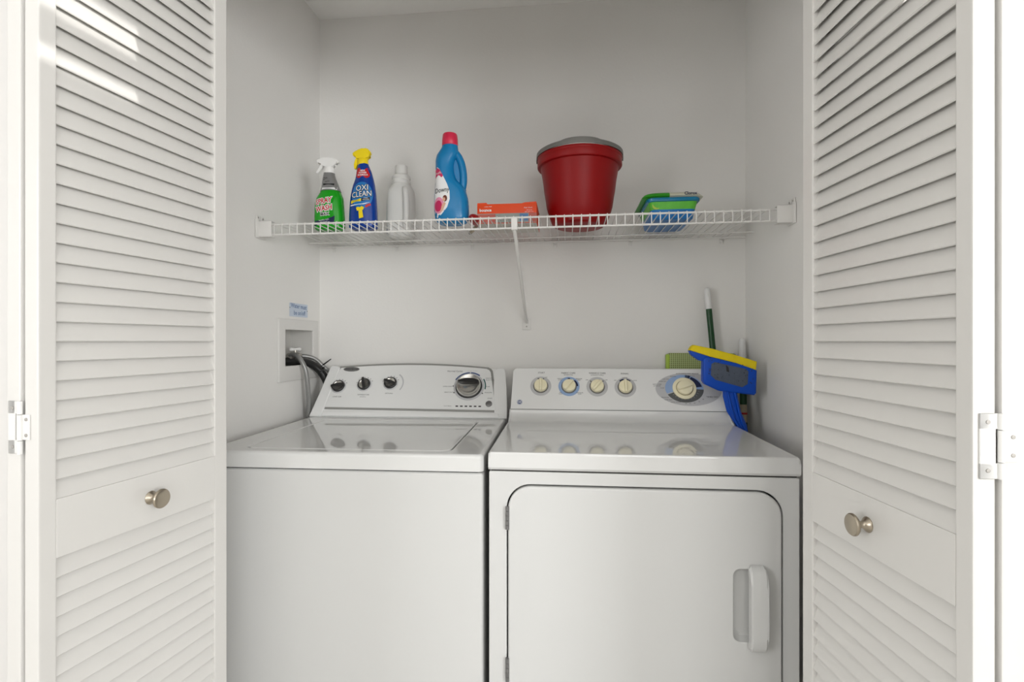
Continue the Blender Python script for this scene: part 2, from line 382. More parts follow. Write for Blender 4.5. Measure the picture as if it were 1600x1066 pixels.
# ================================================================ washing machine
W = thing('washing_machine', (-.8768, 1.1722, 0), radians(1.5), 'white top-loading washing machine standing left of the dryer, with dark grey control knobs', 'washing machine')
mb = MB(); mb.box((0, .004, .02), (.68, .645, .8655), .008, 3)
mb.build('cabinet', 'enamel2', W)
for x in (.06, .62):
    for y in (.06, .58): MB().lathe([(.018, 0), (.018, .008), (.008, .010), (.008, .0225)], (x, y, 0), seg=16).build('foot', 'dk', W)
lid_o = rrect(.088, .040, .594, .500, [.02, .02, .02, .02])
mb = MB(); fr = XY(0)
mb.slab(fr, rrect(-.001, 0, .681, .645, .014), .869, .908, .009, hole=rrect(.0855, .0375, .5965, .5025, .0225), seg=4)
mb.slab(fr, rrect(.08, .03, .60, .51, .02), .869, .885)
mb.mi = 1; mb.slab(fr, rrect(.006, .010, .674, .64, .01), .864, .870)
mb.build('top_deck', ['enamel', 'gap'], W)
mb = MB(); mb.slab(fr, lid_o, .886, .9082, .003, seg=3)
mb.build('lid', 'enamel', W)
# console frame
cb = Vector((0, .555, .909)); dirv = Vector((0, .12, .175)).normalized()
WF = (cb, Vector((1, 0, 0)), dirv, Vector((1, 0, 0)).cross(dirv))
def wtop(u): return .2125 - .019 * ((u - .33) / .31) ** 2
def outline_console(u0b, u0t, u1b, u1t, vb, dt, r):
    P = [(u0b, vb), (u1b, vb)]
    n = 22
    tl = u0t; tr = u1t
    for i in range(n + 1):
        t = i / n; uu = tr + (tl - tr) * t
        d = 0
        e = min(uu - tl, tr - uu)
        if e < r: d = r - math.sqrt(max(0, r * r - (r - e) ** 2))
        P.append((uu, wtop(uu) + dt - d))
    return P
def back_extr(mb, pl, yback, fr, h=0, mi=0):
    """front outline on the slanted plane, straight back to y=yback"""
    o, u, v, n = fr; k0 = len(mb.bm.faces)
    A = [o + u * q[0] + v * q[1] + n * h for q in pl]; B = [Vector((p.x, yback, p.z)) for p in A]
    mb.rings([A, B]); return mb
body = outline_console(.004, .030, .688 - .008, .664, 0, 0, .012)
mb = MB(); back_extr(mb, body, .688, WF)
mb.build('console', 'plas', W, smooth=30)
mb = MB(); mb.slab(WF, [(.0, .0), (.042, .0), (.046, .03), (.064, .197), (.050, .203), (.032, .203), (.027, .198), (.012, .08)], -.03, .006, .004)
mb.build('console_end_cap', 'plas', W)
mb = MB(); mb.slab(WF, [(.642, .0), (.6845, .0), (.684, .03), (.678, .12), (.668, .190), (.662, .196), (.645, .197), (.630, .190), (.632, .12)], -.03, .0025, .002)
mb.build('console_end_cap', 'plas', W)
mb = MB(); mb.slab(WF, [(.043, .001), (.657, .001), (.656, .017), (.044, .020)], -.01, .006, .003)
mb.build('console_ledge', 'plas', W)
fp = [(.048, .036)] + [(.044, .041)] + [(.0625, .185), (.069, .1955)]
n = 20
for i in range(n + 1):
    uu = .078 + (.602 - .078) * i / n; fp.append((uu, wtop(uu) - .004))
fp += [(.612, .1885), (.618, .180), (.645, .036), (.640, .0305)]
fp = fp[::-1]
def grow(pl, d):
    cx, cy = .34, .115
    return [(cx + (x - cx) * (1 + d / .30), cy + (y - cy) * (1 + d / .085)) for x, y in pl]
mb = MB(); mb.slab(WF, grow(fp, .0075), .0, .0022, .001); mb.build('panel_shade_ring', 'panel_shade', W)  # grey ring puts the shadow line round the control panel into colour
mb = MB(); mb.slab(WF, fp, .001, .0042, .001); mb.build('control_panel', 'face', W)
H0 = .0042
def text_on(mb, fr, items, h):
    for (t, x, y, s, *r) in items: mb.text(t, fr, (x, y), s, h, r[0] if r else 0)
mb = MB()
text_on(mb, WF, [('LOAD SIZE', .0808, .0760, .0066), ('TEMPERATURE', .174, .0845, .0066), ('Wash/Rinse', .174, .0765, .0045), ('OPTIONS', .265, .0905, .0066), ('Normal Cycles', .4900, .1825, .0090),
    ('SUPER WASH', .4700, .1200, .0056), ('HEAVY DUTY', .4780, .0970, .0056), ('RINSE/SPIN', .6160, .0970, .0052), ('DELICATE', .6145, .1540, .0052), ('BULKY ITEMS', .6180, .1470, .0050), ('SOAK', .6120, .1205, .0056), ('START', .6230, .0745, .0060), ('Cycle Status', .4790, .0440, .0052)], H0 + .0004)
for i in range(14):                      # tick marks round the three knobs
    for (cx, cy) in ((.0779, .1163), (.17, .1248), (.2645, .1308)):
        a = radians(20 + i * 11); c, d = cos(a), sin(a)
        if i % 2: mb.disc(WF, (cx + .030 * c, cy + .030 * d), .0014, .0014, H0, H0 + .0004, 8)
for i in range(6): MB().slab(WF, rrect(.5065 + i * .0158, .0413, .5155 + i * .0158, .0457, .0005, 1), H0, H0 + .0006).build('status_light', 'dk', W)
mb.mi = 2
for cx, cy, a0, a1, r_ in ((.2645, .1308, -35, 55, .047),): mb.disc(WF, (cx, cy), r_, r_, H0, H0 + .0003, 16, radians(a0), radians(a1), .90)
mb.text('COLD WASH', WF, (.553, .184), .0058, H0 + .0004)
mb.build('printed_labels', ['print', 'green_p', 'ltg', 'blue_p'], W, smooth=0, fix=False)
mb = MB(); mb.mi = 3
mb.disc(WF, (.5458, .1201), .0585, .0585, H0, H0 + .0005, 24, radians(52), radians(88), .93); mb.disc(WF, (.5458, .1201), .0585, .0585, H0, H0 + .0005, 30, radians(91), radians(152), .93)
mb.mi = 1; mb.disc(WF, (.5458, .1201), .0600, .0600, H0, H0 + .0005, 24, radians(-10), radians(32), .93)
mb.mi = 0
for a in (178, 206, -28): mb.disc(WF, (.5458 + .0555 * cos(radians(a)), .1201 + .0555 * sin(radians(a))), .0024, .0024, H0, H0 + .0006, 10)
mb.build('dial_scale', ['print', 'green_p', 'ltg', 'blue_p'], W, smooth=0, fix=False)
mb = MB(); mb.disc(WF, (.1087, .1885), .0295, .0092, H0, H0 + .002, 40); mb.mi = 1; mb.text('Whirlpool', WF, (.1087, .1885), .0105, H0 + .0024, sx=1.1, shear=.2)
mb.build('brand_badge', ['midg', 'dk'], W, smooth=20, fix=False)['label'] = 'silver oval maker badge'
def wknob(c, ang):
    c3 = WF[0] + WF[1] * c[0] + WF[2] * c[1] + WF[3] * H0
    mb = MB(); mb.lathe([(.0001, 0), (.0265, 0), (.0265, .0015), (.0245, .003), (.0001, .003)], c3, WF[3], 36)
    mb.mi = 1; mb.lathe([(.0225, .002), (.0220, .009), (.0195, .0105), (.0180, .0100)], c3, WF[3], 36, cap=False)
    mb.mi = 2; mb.lathe([(.0182, .0095), (.0170, .0085), (.0100, .0070), (.0001, .0065)], c3, WF[3], 36, cap=False)
    mb.mi = 1
    q = WF[1] * cos(ang) + WF[2] * sin(ang); p = WF[3].cross(q)
    R = []
    for t in [i / 12 * 2 - 1 for i in range(13)]:
        wd = .0062 * (1 - .35 * abs(t) ** 2); ht = .0165 + .002 * (1 - t * t); ln = .0235
        ctr = c3 + q * t * ln
        R.append([ctr - p * wd + WF[3] * .004, ctr + p * wd + WF[3] * .004, ctr + p * wd * .8 + WF[3] * ht, ctr - p * wd * .8 + WF[3] * ht])
    mb.rings(R); return mb.build('control_knob', ['ltg', 'dk', 'chrome'], W, smooth=40)
wknob((.0779, .1163), radians(12)); wknob((.17, .1248), radians(105)); wknob((.2645, .1308), radians(160))
c3 = WF[0] + WF[1] * .5458 + WF[2] * .1201 + WF[3] * H0
mb = MB(); mb.lathe([(.0001, 0), (.0540, 0), (.0540, .001), (.0475, .0018), (.0001, .002)], c3, WF[3], 48)
mb.mi = 1; mb.lathe([(.0470, .001), (.0462, .006), (.0430, .007)], c3, WF[3], 48, cap=False)
mb.mi = 2; mb.lathe([(.0432, .004), (.0425, .016), (.0395, .0195), (.0360, .0185), (.030, .0150), (.020, .0120), (.0001, .0110)], c3, WF[3], 48, cap=False)
mb.mi = 1
R = []
for t in [i / 14 * 2 - 1 for i in range(15)]:
    wd = .0105 * math.sqrt(max(.02, 1 - .85 * t * t)); ctr = c3 + WF[1] * t * .036 + WF[2] * (.009 + .004 * (1 - t * t))
    R.append([ctr - WF[2] * wd + WF[3] * .010, ctr + WF[2] * wd + WF[3] * .010, ctr + WF[2] * wd * .75 + WF[3] * .026, ctr - WF[2] * wd * .75 + WF[3] * .026])
mb.rings(R)
mb.build('cycle_dial', ['ltg', 'dk', 'chrome'], W, smooth=40)['label'] = 'large silver cycle dial with dark grip'
MB().lathe([(.0001, 0), (.0112, 0), (.0110, .003), (.0095, .0038), (.0001, .0036)], WF[0] + WF[1] * .6205 + WF[2] * .0531 + WF[3] * H0, WF[3], 28).build('start_button', 'midg', W)

# ================================================================ clothes dryer
D = thing('clothes_dryer', (-.185, 1.196, 0), radians(.7), 'white front-door clothes dryer right of the washing machine, with cream round knobs', 'clothes dryer')
DW = .688
door_o = rrect(.046, .235, .6475, .8375, .052, 10); door_h = rrect(.0425, .2315, .651, .841, .0555, 10)
FX = XZ(0)
mb = MB(); mb.box((.001, .03, .02), (DW - .001, .60, .8695), .004)
mb.slab((Vector((0, .034, 0)), FX[1], FX[2], FX[3]), rrect(.001, .02, DW - .001, .8695, .003, 3) if False else rrect(.001, .02, DW - .001, .8695, .004, 10), 0, .030, .003, hole=door_h)
mb.mi = 1; mb.box((.03, .0285, .225), (.66, .0302, .85))
mb.build('cabinet', ['enamel2', 'gap'], D)
for x in (.06, .62):
    for y in (.07, .54): MB().lathe([(.018, 0), (.018, .008), (.008, .010), (.008, .0225)], (x, y, 0), seg=16).build('foot', 'dk', D)
# top with curved rise to the console
prof = [(.006, .873), (0, .879), (0, .909), (.002, .9135), (.006, .915)]
prof += [(.445, .915)] + [(.445 + .045 * sin(radians(a)), .915 + .034 * (1 - cos(radians(a)))) for a in (15, 30, 45, 60, 75, 90)] + [(.60, .949), (.60, .873)]
mb = MB(); mb.extr([(0, y, z) for y, z in prof], (DW, 0, 0))
mb.bevel(lambda e: abs(e.verts[0].co.x - e.verts[1].co.x) < 1e-6 and e.verts[0].co.z > .9 and e.verts[1].co.z > .9 and e.verts[0].co.y < .6 and e.verts[1].co.y < .6, .004)
mb.mi = 1; mb.box((.006, .008, .868), (DW - .006, .59, .874))
mb.build('top_panel', ['enamel', 'gap'], D, smooth=30)
cb = Vector((0, .492, .9505)); dirv = Vector((0, .07, .125)).normalized()
DF = (cb, Vector((1, 0, 0)), dirv, Vector((1, 0, 0)).cross(dirv))
cons = [(.003, 0), (.683, 0), (.671, .136), (.665, .143), (.658, .1455), (.019, .1455), (.011, .143), (.006, .136)]
mb = MB(); back_extr(mb, cons, .60, DF)
mb.bevel(lambda e: e.calc_face_angle(0) > .9, .003, 2)
mb.build('console', 'plas', D, smooth=35)
h = .0006
SCM = ['ltg', 'lblue', 'slate', 'navy', 'ltg', 'print']
def scale(): return MB()
for c, arcs in (((.099, .0814), ((104, 112), (68, 74))), ((.2827, .0808), ((133, 140), (42, 48)))):
    mb = scale(); mb.disc(DF, c, .0345, .0345, 0, h * .5, 48); mb.mi = 5
    for a0, a1 in arcs: mb.disc(DF, c, .0300, .0300, 0, h, 6, radians(a0), radians(a1), .86)
    mb.build('knob_scale', SCM, D, smooth=0, fix=False)
c = (.3731, .0794); mb = scale(); mb.disc(DF, c, .0345, .0345, 0, h * .5, 48); mb.mi = 3
for (a0, a1) in ((98, 128), (52, 82)): mb.disc(DF, c, .0300, .0300, 0, h, 14, radians(a0), radians(a1), .84)
mb.build('knob_scale', SCM, D, smooth=0, fix=False)
c = (.1914, .0811); mb = scale(); mb.mi = 1; mb.disc(DF, c, .0345, .0345, 0, h * .5, 48); mb.mi = 3
for (a0, a1) in ((82, 98), (2, 50)): mb.disc(DF, c, .0300, .0300, 0, h, 14, radians(a0), radians(a1), .8)
mb.build('knob_scale', SCM, D, smooth=0, fix=False)['label'] = 'light blue scale ring'
mb = scale(); mb.disc(DF, (.5720, .0745), .103, .0575, 0, h * .5, 64)
mb.mi = 1; mb.disc(DF, (.559, .0767), .0600, .0485, 0, h, 40, radians(62), radians(202), .3); mb.disc(DF, (.559, .0767), .0600, .0485, 0, h * .8, 40, radians(-4), radians(62), .3)
mb.mi = 3; mb.disc(DF, (.559, .0767), .0560, .0455, 0, h * 1.1, 20, radians(8), radians(64), .3); mb.disc(DF, (.559, .0767), .0600, .0485, 0, h, 20, radians(66), radians(84), .3)
mb.mi = 2; mb.disc(DF, (.559, .0767), .0600, .0485, 0, h, 40, radians(206), radians(356), .3)
mb.mi = 4
for i in range(11):
    a = radians(216 + i * 13); mb.text('|', DF, (.559 + .0445 * cos(a), .0767 + .037 * sin(a)), .007, h * 1.6, a - pi / 2)
mb.build('dial_scale', SCM, D, smooth=0, fix=False)['label'] = 'grey oval scale with blue and dark sectors'
mb = MB(); mb.mi = 6
text_on(mb, DF, [('START', .1002, .1295, .0078), ('FABRIC CARE', .1895, .1290, .0078), ('TEMPERATURE', .1895, .1220, .0046), ('WRINKLE CARE', .2843, .1290, .0078), ('EXTENDED TUMBLE', .2843, .1220, .0046), ('SIGNAL', .3738, .1280, .0078),
    ('OFF', .1165, .1125, .0048), ('ON', .250, .1045, .0050), ('OFF', .3130, .1045, .0048), ('SOFTER', .3731, .1130, .0050), ('OFF', .3420, .1035, .0048), ('LOUD', .4050, .1035, .0048),
    ('AUTOMATIC DRY SENSOR', .5740, .1290, .0060), ('COTTONS', .5850, .1210, .0050), ('NORMAL', .5280, .1185, .0048), ('LESS DRY', .5040, .1090, .0050), ('MORE DRY', .4930, .1010, .0050), ('EASY CARE', .4750, .0905, .0054), ('OPTIMUM', .4740, .0845, .0050), ('DAMP', .4900, .0775, .0048),
    ('DELICATES', .4960, .0450, .0048), ('LOW HEAT', .5060, .0370, .0048), ('COOL DOWN', .5280, .0290, .0048), ('80', .5590, .0245, .0050), ('70', .5710, .0245, .0050), ('60', .5850, .0265, .0050), ('50', .6000, .0320, .0050), ('40', .6130, .0400, .0050), ('TIMED DRY', .6420, .0480, .0070)], h * 1.3)
mb.mi = 7
text_on(mb, DF, [('MEDIUM\nLOW', .1620, .1060, .0048), ('REGULAR\nHIGH', .2240, .1060, .0048), ('AIR\nFLUFF', .1640, .0560, .0048), ('DELICATE\nLOW', .2260, .0560, .0048)], h * 1.3)
mb.build('printed_labels', ['ltg', 'lblue', 'slate', 'navy', 'lblue', 'ltg', 'print', 'print'], D, smooth=0, fix=False)
mb = MB(); mb.disc(DF, (.0314, .0238), .0085, .0085, 0, .001, 32); mb.mi = 1; mb.disc(DF, (.0314, .0238), .0078, .0078, .001, .0014, 32, rin=.86); mb.text('GE', DF, (.0314, .0238), .0085, .0015, bold=.0002)
mb.build('brand_badge', ['blue_p', 'white_p'], D, smooth=20, fix=False)['label'] = 'small blue round maker badge'
def dknob(c, ang, r, big=False):
    c3 = DF[0] + DF[1] * c[0] + DF[2] * c[1] + DF[3] * .0006
    mb = MB(); mb.mi = 1; mb.lathe([(.0001, 0), (r * 1.16, 0), (r * 1.14, .0014), (.0001, .0015)], c3, DF[3], 40)
    mb.mi = 0
    if big:
        mb.lathe([(r * 1.52, 0), (r * 1.50, .004), (r * 1.44, .0052), (r * 1.05, .0052), (r, .0045)], c3, DF[3], 48, cap=False)
        mb.mi = 2; mb.lathe([(r * 1.08, .0050), (r * 1.06, .0058), (r * 1.02, .0055)], c3, DF[3], 48, cap=False); mb.mi = 0
    mb.lathe([(r, .0008), (r, .010), (r * .94, .0128), (r * .80, .0135), (.0001, .0135)], c3, DF[3], 40)
    q = DF[1] * cos(ang) + DF[2] * sin(ang); p = DF[3].cross(q); R = []
    for t in [i / 10 * 2 - 1 for i in range(11)]:
        wd = r * (.27 - .06 * t * t) * .8; ht = .021 - .003 * t * t; ctr = c3 + q * t * r * .96
        R.append([ctr - p * wd * 1.5 + DF[3] * .009, ctr + p * wd * 1.5 + DF[3] * .009, ctr + p * wd * .7 + DF[3] * ht, ctr - p * wd * .7 + DF[3] * ht])
    mb.rings(R)
    o = mb.build('cycle_dial' if big else 'control_knob', ['cream', 'midg', 'mark'], D, smooth=40)
    if big: o['label'] = 'large cream cycle dial'
dknob((.099, .0814), radians(90), .0215); dknob((.1914, .0811), radians(52), .0215); dknob((.2827, .0808), radians(52), .0215); dknob((.3731, .0794), radians(90), .0215)
dknob((.559, .0767), radians(20), .0245, True)
# door
mb = MB(); hole = rrect(.5455, .508, .600, .668, .016, 10)
mb.slab((Vector((0, .026, 0)), FX[1], FX[2], FX[3]), door_o, 0, .0285, .005, hole=hole, seg=4)
dd = mb.build('door', 'enamel2', D)
mb = MB(); o_ = [(x, z) for x, z in hole]
R = []
for (sh, y) in ((0, .0015), (.0015, .010), (.006, .0165), (.012, .018)):
    R.append([Vector((.5728 + (x - .5728) * (1 - sh / .028), y, .588 + (z - .588) * (1 - sh / .08))) for x, z in hole])
mb.rings(R, cap=False); mb.bm.faces.new([v for v in list(mb.bm.verts)[-len(hole):]]); mb.build('handle_recess', 'enamel2', dd, smooth=40)
prof = [(.679, -.0035), (.6775, -.0100), (.672, -.0200), (.660, -.0255), (.640, -.0275), (.530, -.0275), (.510, -.0255), (.498, -.0200), (.4925, -.0100), (.491, -.0035), (.503, -.0035), (.506, -.0100), (.514, -.0150), (.656, -.0150), (.664, -.0100), (.667, -.0035)]
mb = MB(); mb.extr([(.5745, y, z) for z, y in prof], (.0365, 0, 0)); mb.bevel(lambda e: abs(e.verts[0].co.x - e.verts[1].co.x) < 1e-6, .0045, 3)
mb.box((.600, -.0140, .500), (.6105, -.0020, .670), .003)
mb.build('door_handle', 'enamel2', dd, smooth=40)
for zc in (.7645, .4165):
    mb = MB()
    for k in range(5): mb.tube([(.0442, -.002, zc - .0265 + k * .0107), (.0442, -.002, zc - .0265 + k * .0107 + .0099)], .0042, 12)
    mb.box((.0415, -.001, zc - .026), (.047, .004, zc + .026))
    mb.build('hinge', 'midg', D)

# ================================================================ wire shelf
SZ = 1.5272
S = thing('wire_shelf', (XL, YB, SZ), 0, 'white wire closet shelf on the back wall holding the bottles and bucket', 'shelf', ry=radians(-.24))
SW = XR - XL; FY = -.395                       # front edge, local
def dz(x): return SZ + (x - XL) * math.tan(radians(.24))    # deck height at world x
mb = MB(); x = .052; N = 0
while x < SW - .045:
    pts = [(x, -.006, 0), (x, FY + .004, 0), (x, FY - .0005, -.0020), (x, FY - .0015, -.006), (x, FY - .0015, -.036)]
    mb.tube(pts, .0016, 6); x += .0243; N += 1
for (y, z, r) in ((-.012, -.0042, .0028), (-.095, -.0042, .0028), (-.25, -.0042, .0024)): mb.tube([(.004, y, z), (SW - .004, y, z)], r, 10)
mb.build('wire_deck', 'wire', S, smooth=60)
mb = MB(); mb.tube([(.03, FY + .0020, -.0042), (SW - .03, FY + .0020, -.0042)], .0030, 10); mb.tube([(.03, FY + .0022, -.0345), (SW - .03, FY + .0022, -.0345)], .0030, 10)
mb.build('front_lip', 'wire', S, smooth=60)
def end_bracket(sx):
    mb = MB(); f = (lambda v: v) if sx > 0 else (lambda v: SW - v)
    def bx(a, b, bev=.0015):
        x0, x1 = sorted((f(a[0]), f(b[0]))); mb.box((x0, a[1], a[2]), (x1, b[1], b[2]), bev)
    bx((.0012, FY - .008, -.043), (.046, FY - .005, .007)); bx((.0012, FY - .008, .004), (.046, FY + .016, .007)); bx((.0012, FY - .008, -.043), (.046, FY + .016, -.040))
    bx((.0012, FY - .020, -.045), (.006, FY + .030, .010))
    for yy in (FY - .010, FY + .014): bx((.0012, yy - .005, .008), (.005, yy + .008, .024), .0012)
    mb.mi = 1
    for yy in (FY - .0085, FY + .0155): mb.lathe([(.0001, 0), (.003, 0), (.0025, .0012), (.0001, .0014)], (f(.005), yy, .0165), (sx, 0, 0), 10)
    mb.build('end_bracket', ['brk', 'screw'], S)
end_bracket(1); end_bracket(-1)
bxp = -.157 - XL
mb = MB()
a, b = Vector((bxp, FY + .004, -.036)), Vector((bxp + .003, -.009, -.292))
mb.tube([a, b], .0055, 12); mb.box((bxp - .009, FY - .003, -.040), (bxp + .009, FY + .012, -.002), .002)
mb.box((bxp - .012, -.0045, -.320), (bxp + .018, -.0005, -.280), .0012); mb.box((bxp - .004, -.012, -.298), (bxp + .010, -.002, -.284), .002)
mb.mi = 1; mb.lathe([(.0001, 0), (.003, 0), (.0025, .0015), (.0001, .0017)], (bxp + .003, -.0043, -.308), (0, -1, 0), 12)
mb.build('support_brace', ['brk', 'screw'], S)
clip = None
for xw in (-.8808, -.637, -.352, -.0483, .2164, .5291):
    if clip is None:
        mb = MB(); mb.box((-.006, -.017, -.010), (.006, -.0005, -.0075), .0008); mb.box((-.006, -.003, -.024), (.006, -.0005, .004), .0008); mb.lathe([(.0045, 0), (.0045, .005), (.002, .006)], (0, -.003, -.018), (0, -1, 0), 12)
        clip = mb.build('wall_clip', 'brk', S); clip.location = (xw - XL, 0, 0)
    else: copy_part(clip, S, (xw - XL, 0, 0))

# ================================================================ things on the shelf
R0 = .0018
def surf(secs, eps=.0006):
    """front skin of a lofted bottle: (x,z) -> point"""
    def f(x, z):
        z = min(max(z, secs[0][0]), secs[-1][0])
        for A, B in zip(secs, secs[1:]):
            if A[0] <= z <= B[0]: break
        t = 0 if B[0] == A[0] else (z - A[0]) / (B[0] - A[0])
        rx, ry, cx, cy, p = [A[i] + (B[i] - A[i]) * t for i in range(1, 6)]
        k = min(.995, abs((x - cx) / rx))
        return Vector((x, cy - ry * (1 - k ** p) ** (1 / p) - eps, z))
    return f
def lay(f, e): return lambda x, z: f(x, z) + Vector((0, -e, 0))
def smooth_secs(S_, n=4):
    out = []
    P = [S_[0]] + list(S_) + [S_[-1]]
    for i in range(1, len(P) - 2):
        for k in range(n):
            t = k / n; row = []
            for j in range(6):
                a, b, c, d = P[i - 1][j], P[i][j], P[i + 1][j], P[i + 2][j]
                row.append(b + (c - b) * t if j == 0 else .5 * (2 * b + (c - a) * t + (2 * a - 5 * b + 4 * c - d) * t * t + (3 * b - a - 3 * c + d) * t ** 3))
            out.append(tuple(row))
    return out + [S_[-1]]
# --- green spray bottle
G = thing('spray_bottle', (-.7775, 1.64, dz(-.7775) + R0), radians(4), 'green laundry stain spray bottle with a white trigger head, leftmost on the wire shelf', 'spray bottle')
gs = smooth_secs([(0, .040, .024, .001, 0, 2.6), (.004, .047, .030, .001, 0, 2.8), (.03, .048, .031, .001, 0, 2.8), (.085, .0455, .030, 0, 0, 2.7), (.105, .042, .028, .002, 0, 2.6), (.122, .034, .025, .004, 0, 2.4), (.134, .0285, .022, .004, 0, 2.2), (.150, .026, .020, .003, 0, 2.1)])
MB().loft(gs, 48).build('bottle_body', 'green', G, smooth=50)
ss = smooth_secs([(.127, .0335, .0255, .004, 0, 2.3), (.140, .0290, .0225, .0035, 0, 2.2), (.160, .0240, .0205, .001, 0, 2.1), (.180, .0190, .0180, -.001, 0, 2), (.187, .0180, .0170, -.001, 0, 2)])
mb = MB(); mb.loft(ss, 40); sf = surf(ss); mb.mi = 1; mb.patch(rrect(-.014, .1435, .022, .150, .001, 2), sf, 3)
mb.mi = 2; mb.patch(rrect(-.026, .128, .031, .138, .001, 2), sf, 3); mb.mi = 1; mb.text('On', None, (-.008, .166), .013, 0, .3, fn=lay(sf, .0004)); mb.text('stains', None, (.000, .156), .007, 0, .2, fn=lay(sf, .0004))
mb.build('neck_sleeve', ['sil', 'black', 'white_p'], G, smooth=50)['label'] = 'silver shrink sleeve round the neck'
gf = surf(gs)
mb = MB(); mb.patch([(-.040, .030), (.025, .030), (.028, .108), (-.036, .092)], gf, 5)
mb.mi = 1; mb.patch([(-.040, .010), (.026, .016), (.028, .043), (-.038, .028)], lay(gf, .0003), 4)
mb.mi = 5; mb.text('SPRAY', None, (-.010, .090), .0235, 0, .16, fn=lay(gf, .0004), bold=.0026, sx=.80, shear=.15); mb.text('WASH', None, (-.008, .066), .0235, 0, .16, fn=lay(gf, .0004), bold=.0026, sx=.80, shear=.15)
mb.text('MAX', None, (-.004, .0475), .0125, 0, .08, fn=lay(gf, .0006), bold=.0016)
mb.mi = 2; mb.text('SPRAY', None, (-.010, .090), .0235, 0, .16, fn=lay(gf, .0007), bold=.0006, sx=.80, shear=.15); mb.text("'n", None, (-.012, .078), .010, 0, .1, fn=lay(gf, .0007)); mb.text('WASH', None, (-.008, .066), .0235, 0, .16, fn=lay(gf, .0007), bold=.0006, sx=.80, shear=.15)
mb.mi = 3; mb.text('MAX', None, (-.004, .0475), .0125, 0, .08, fn=lay(gf, .0009), bold=.0004)
mb.mi = 4; mb.text('laundry stain\nremover', None, (-.006, .026), .0066, 0, .15, fn=lay(gf, .0009))
mb.build('label', ['green', 'navy', 'red', 'black', 'white_p', 'white_p'], G, smooth=60, fix=False)
mb = MB()
mb.lathe([(.0165, .184), (.0175, .188), (.0170, .203), (.0150, .207)], (-.001, 0, 0), seg=28)
side = [(-.014, .204), (-.016, .212), (-.022, .219), (-.036, .219), (-.040, .222), (-.041, .230), (-.037, .233), (-.020, .2375), (-.002, .240), (.012, .2385), (.024, .233), (.031, .224), (.030, .220), (.020, .2185), (.014, .214), (.013, .204)]
mb.extr([(x, -.009, z) for x, z in side], (0, .018, 0)); mb.bevel(lambda e: abs(e.verts[0].co.y - e.verts[1].co.y) < 1e-6 and abs(abs(e.verts[0].co.y) - .009) < 1e-6, .0035, 3)
mb.build('spray_head', 'wplas', G, smooth=45)
mb = MB(); mb.extr([(x, -.006, z) for x, z in [(-.024, .221), (-.029, .212), (-.036, .200), (-.043, .190), (-.038, .187), (-.030, .194), (-.024, .203), (-.018, .219)]], (0, .012, 0)); mb.build('trigger', 'wplas', G, smooth=30)
# --- blue spray bottle
B = thing('spray_bottle', (-.6625, 1.64, dz(-.6625) + R0), radians(3), 'dark blue stain remover spray bottle with a yellow trigger head on the wire shelf', 'spray bottle')
bs = smooth_secs([(0, .038, .024, 0, 0, 2.5), (.004, .0445, .029, 0, 0, 2.7), (.03, .045, .030, 0, 0, 2.7), (.075, .0435, .029, 0, 0, 2.6), (.110, .0405, .028, .0005, 0, 2.5), (.140, .0355, .026, .002, 0, 2.4), (.165, .0290, .023, .0035, 0, 2.2), (.190, .0235, .020, .002, 0, 2.1), (.205, .0190, .018, 0, 0, 2), (.212, .0170, .017, -.001, 0, 2)])
MB().loft(bs, 48).build('bottle_body', 'bluebot', B, smooth=50)
bf = surf(bs)
mb = MB(); mb.patch(rrect(-.018, .162, .026, .196, .010, 5), bf, 4)
mb.mi = 1; mb.patch([(.004 + .033 * cos(a), .105 + .044 * sin(a)) for a in [i * pi / 14 for i in range(28)]], lay(bf, .0001), 5)
mb.mi = 2; mb.text('OXI', None, (.004, .128), .0250, 0, .12, fn=lay(bf, .0012), bold=.0016, sx=.92, shear=.1); mb.text('CLEAN', None, (.002, .108), .0250, 0, .12, fn=lay(bf, .0012), bold=.0016, sx=.82, shear=.1)
mb.mi = 3; mb.text('OXI', None, (.004, .128), .0250, 0, .12, fn=lay(bf, .0017), bold=.0001, sx=.92, shear=.1); mb.text('CLEAN', None, (.002, .108), .0250, 0, .12, fn=lay(bf, .0017), bold=.0001, sx=.82, shear=.1)
mb.text('NEW\nPOWER\nFORMULA', None, (.004, .179), .0072, 0, .05, fn=lay(bf, .0007), bold=.0002)
mb.mi = 4; mb.patch([(-.033, .079), (.002, .086), (.002, .095), (-.031, .089)], lay(bf, .0009), 3)
mb.patch([(-.014, .065), (-.008, .068), (-.002, .066), (.004, .070), (.012, .066), (.009, .058), (.006, .059), (.010, .034), (-.004, .030), (-.006, .056), (-.011, .055)], lay(bf, .0009), 3)
mb.mi = 2; mb.patch([(.003, .086), (.030, .090), (.029, .100), (.003, .0955)], lay(bf, .0010), 3); mb.text('LAUNDRY', None, (-.015, .087), .0055, 0, .18, fn=lay(bf, .0013))
mb.mi = 3; mb.text('STAIN\nREMOVER', None, (.017, .0935), .0045, 0, .1, fn=lay(bf, .0014)); mb.patch([(-.034, .071), (.012, .076), (.030, .083), (.012, .079), (-.034, .075)], lay(bf, .0008), 3)
mb.mi = 0; mb.patch([(.014, .070), (.020, .076), (.030, .080), (.033, .074), (.026, .070), (.018, .065)], lay(bf, .0010), 3)
mb.build('label', ['red', 'tubblue', 'black', 'white_p', 'yel'], B, smooth=60, fix=False)
mb = MB(); mb.lathe([(.0165, .208), (.0175, .211), (.0170, .226), (.0140, .230)], (-.002, 0, 0), seg=28)
side = [(-.014, .226), (-.018, .234), (-.027, .236), (-.033, .240), (-.034, .248), (-.028, .253), (-.014, .258), (-.002, .262), (.008, .2635), (.016, .261), (.024, .252), (.025, .246), (.018, .238), (.013, .226)]
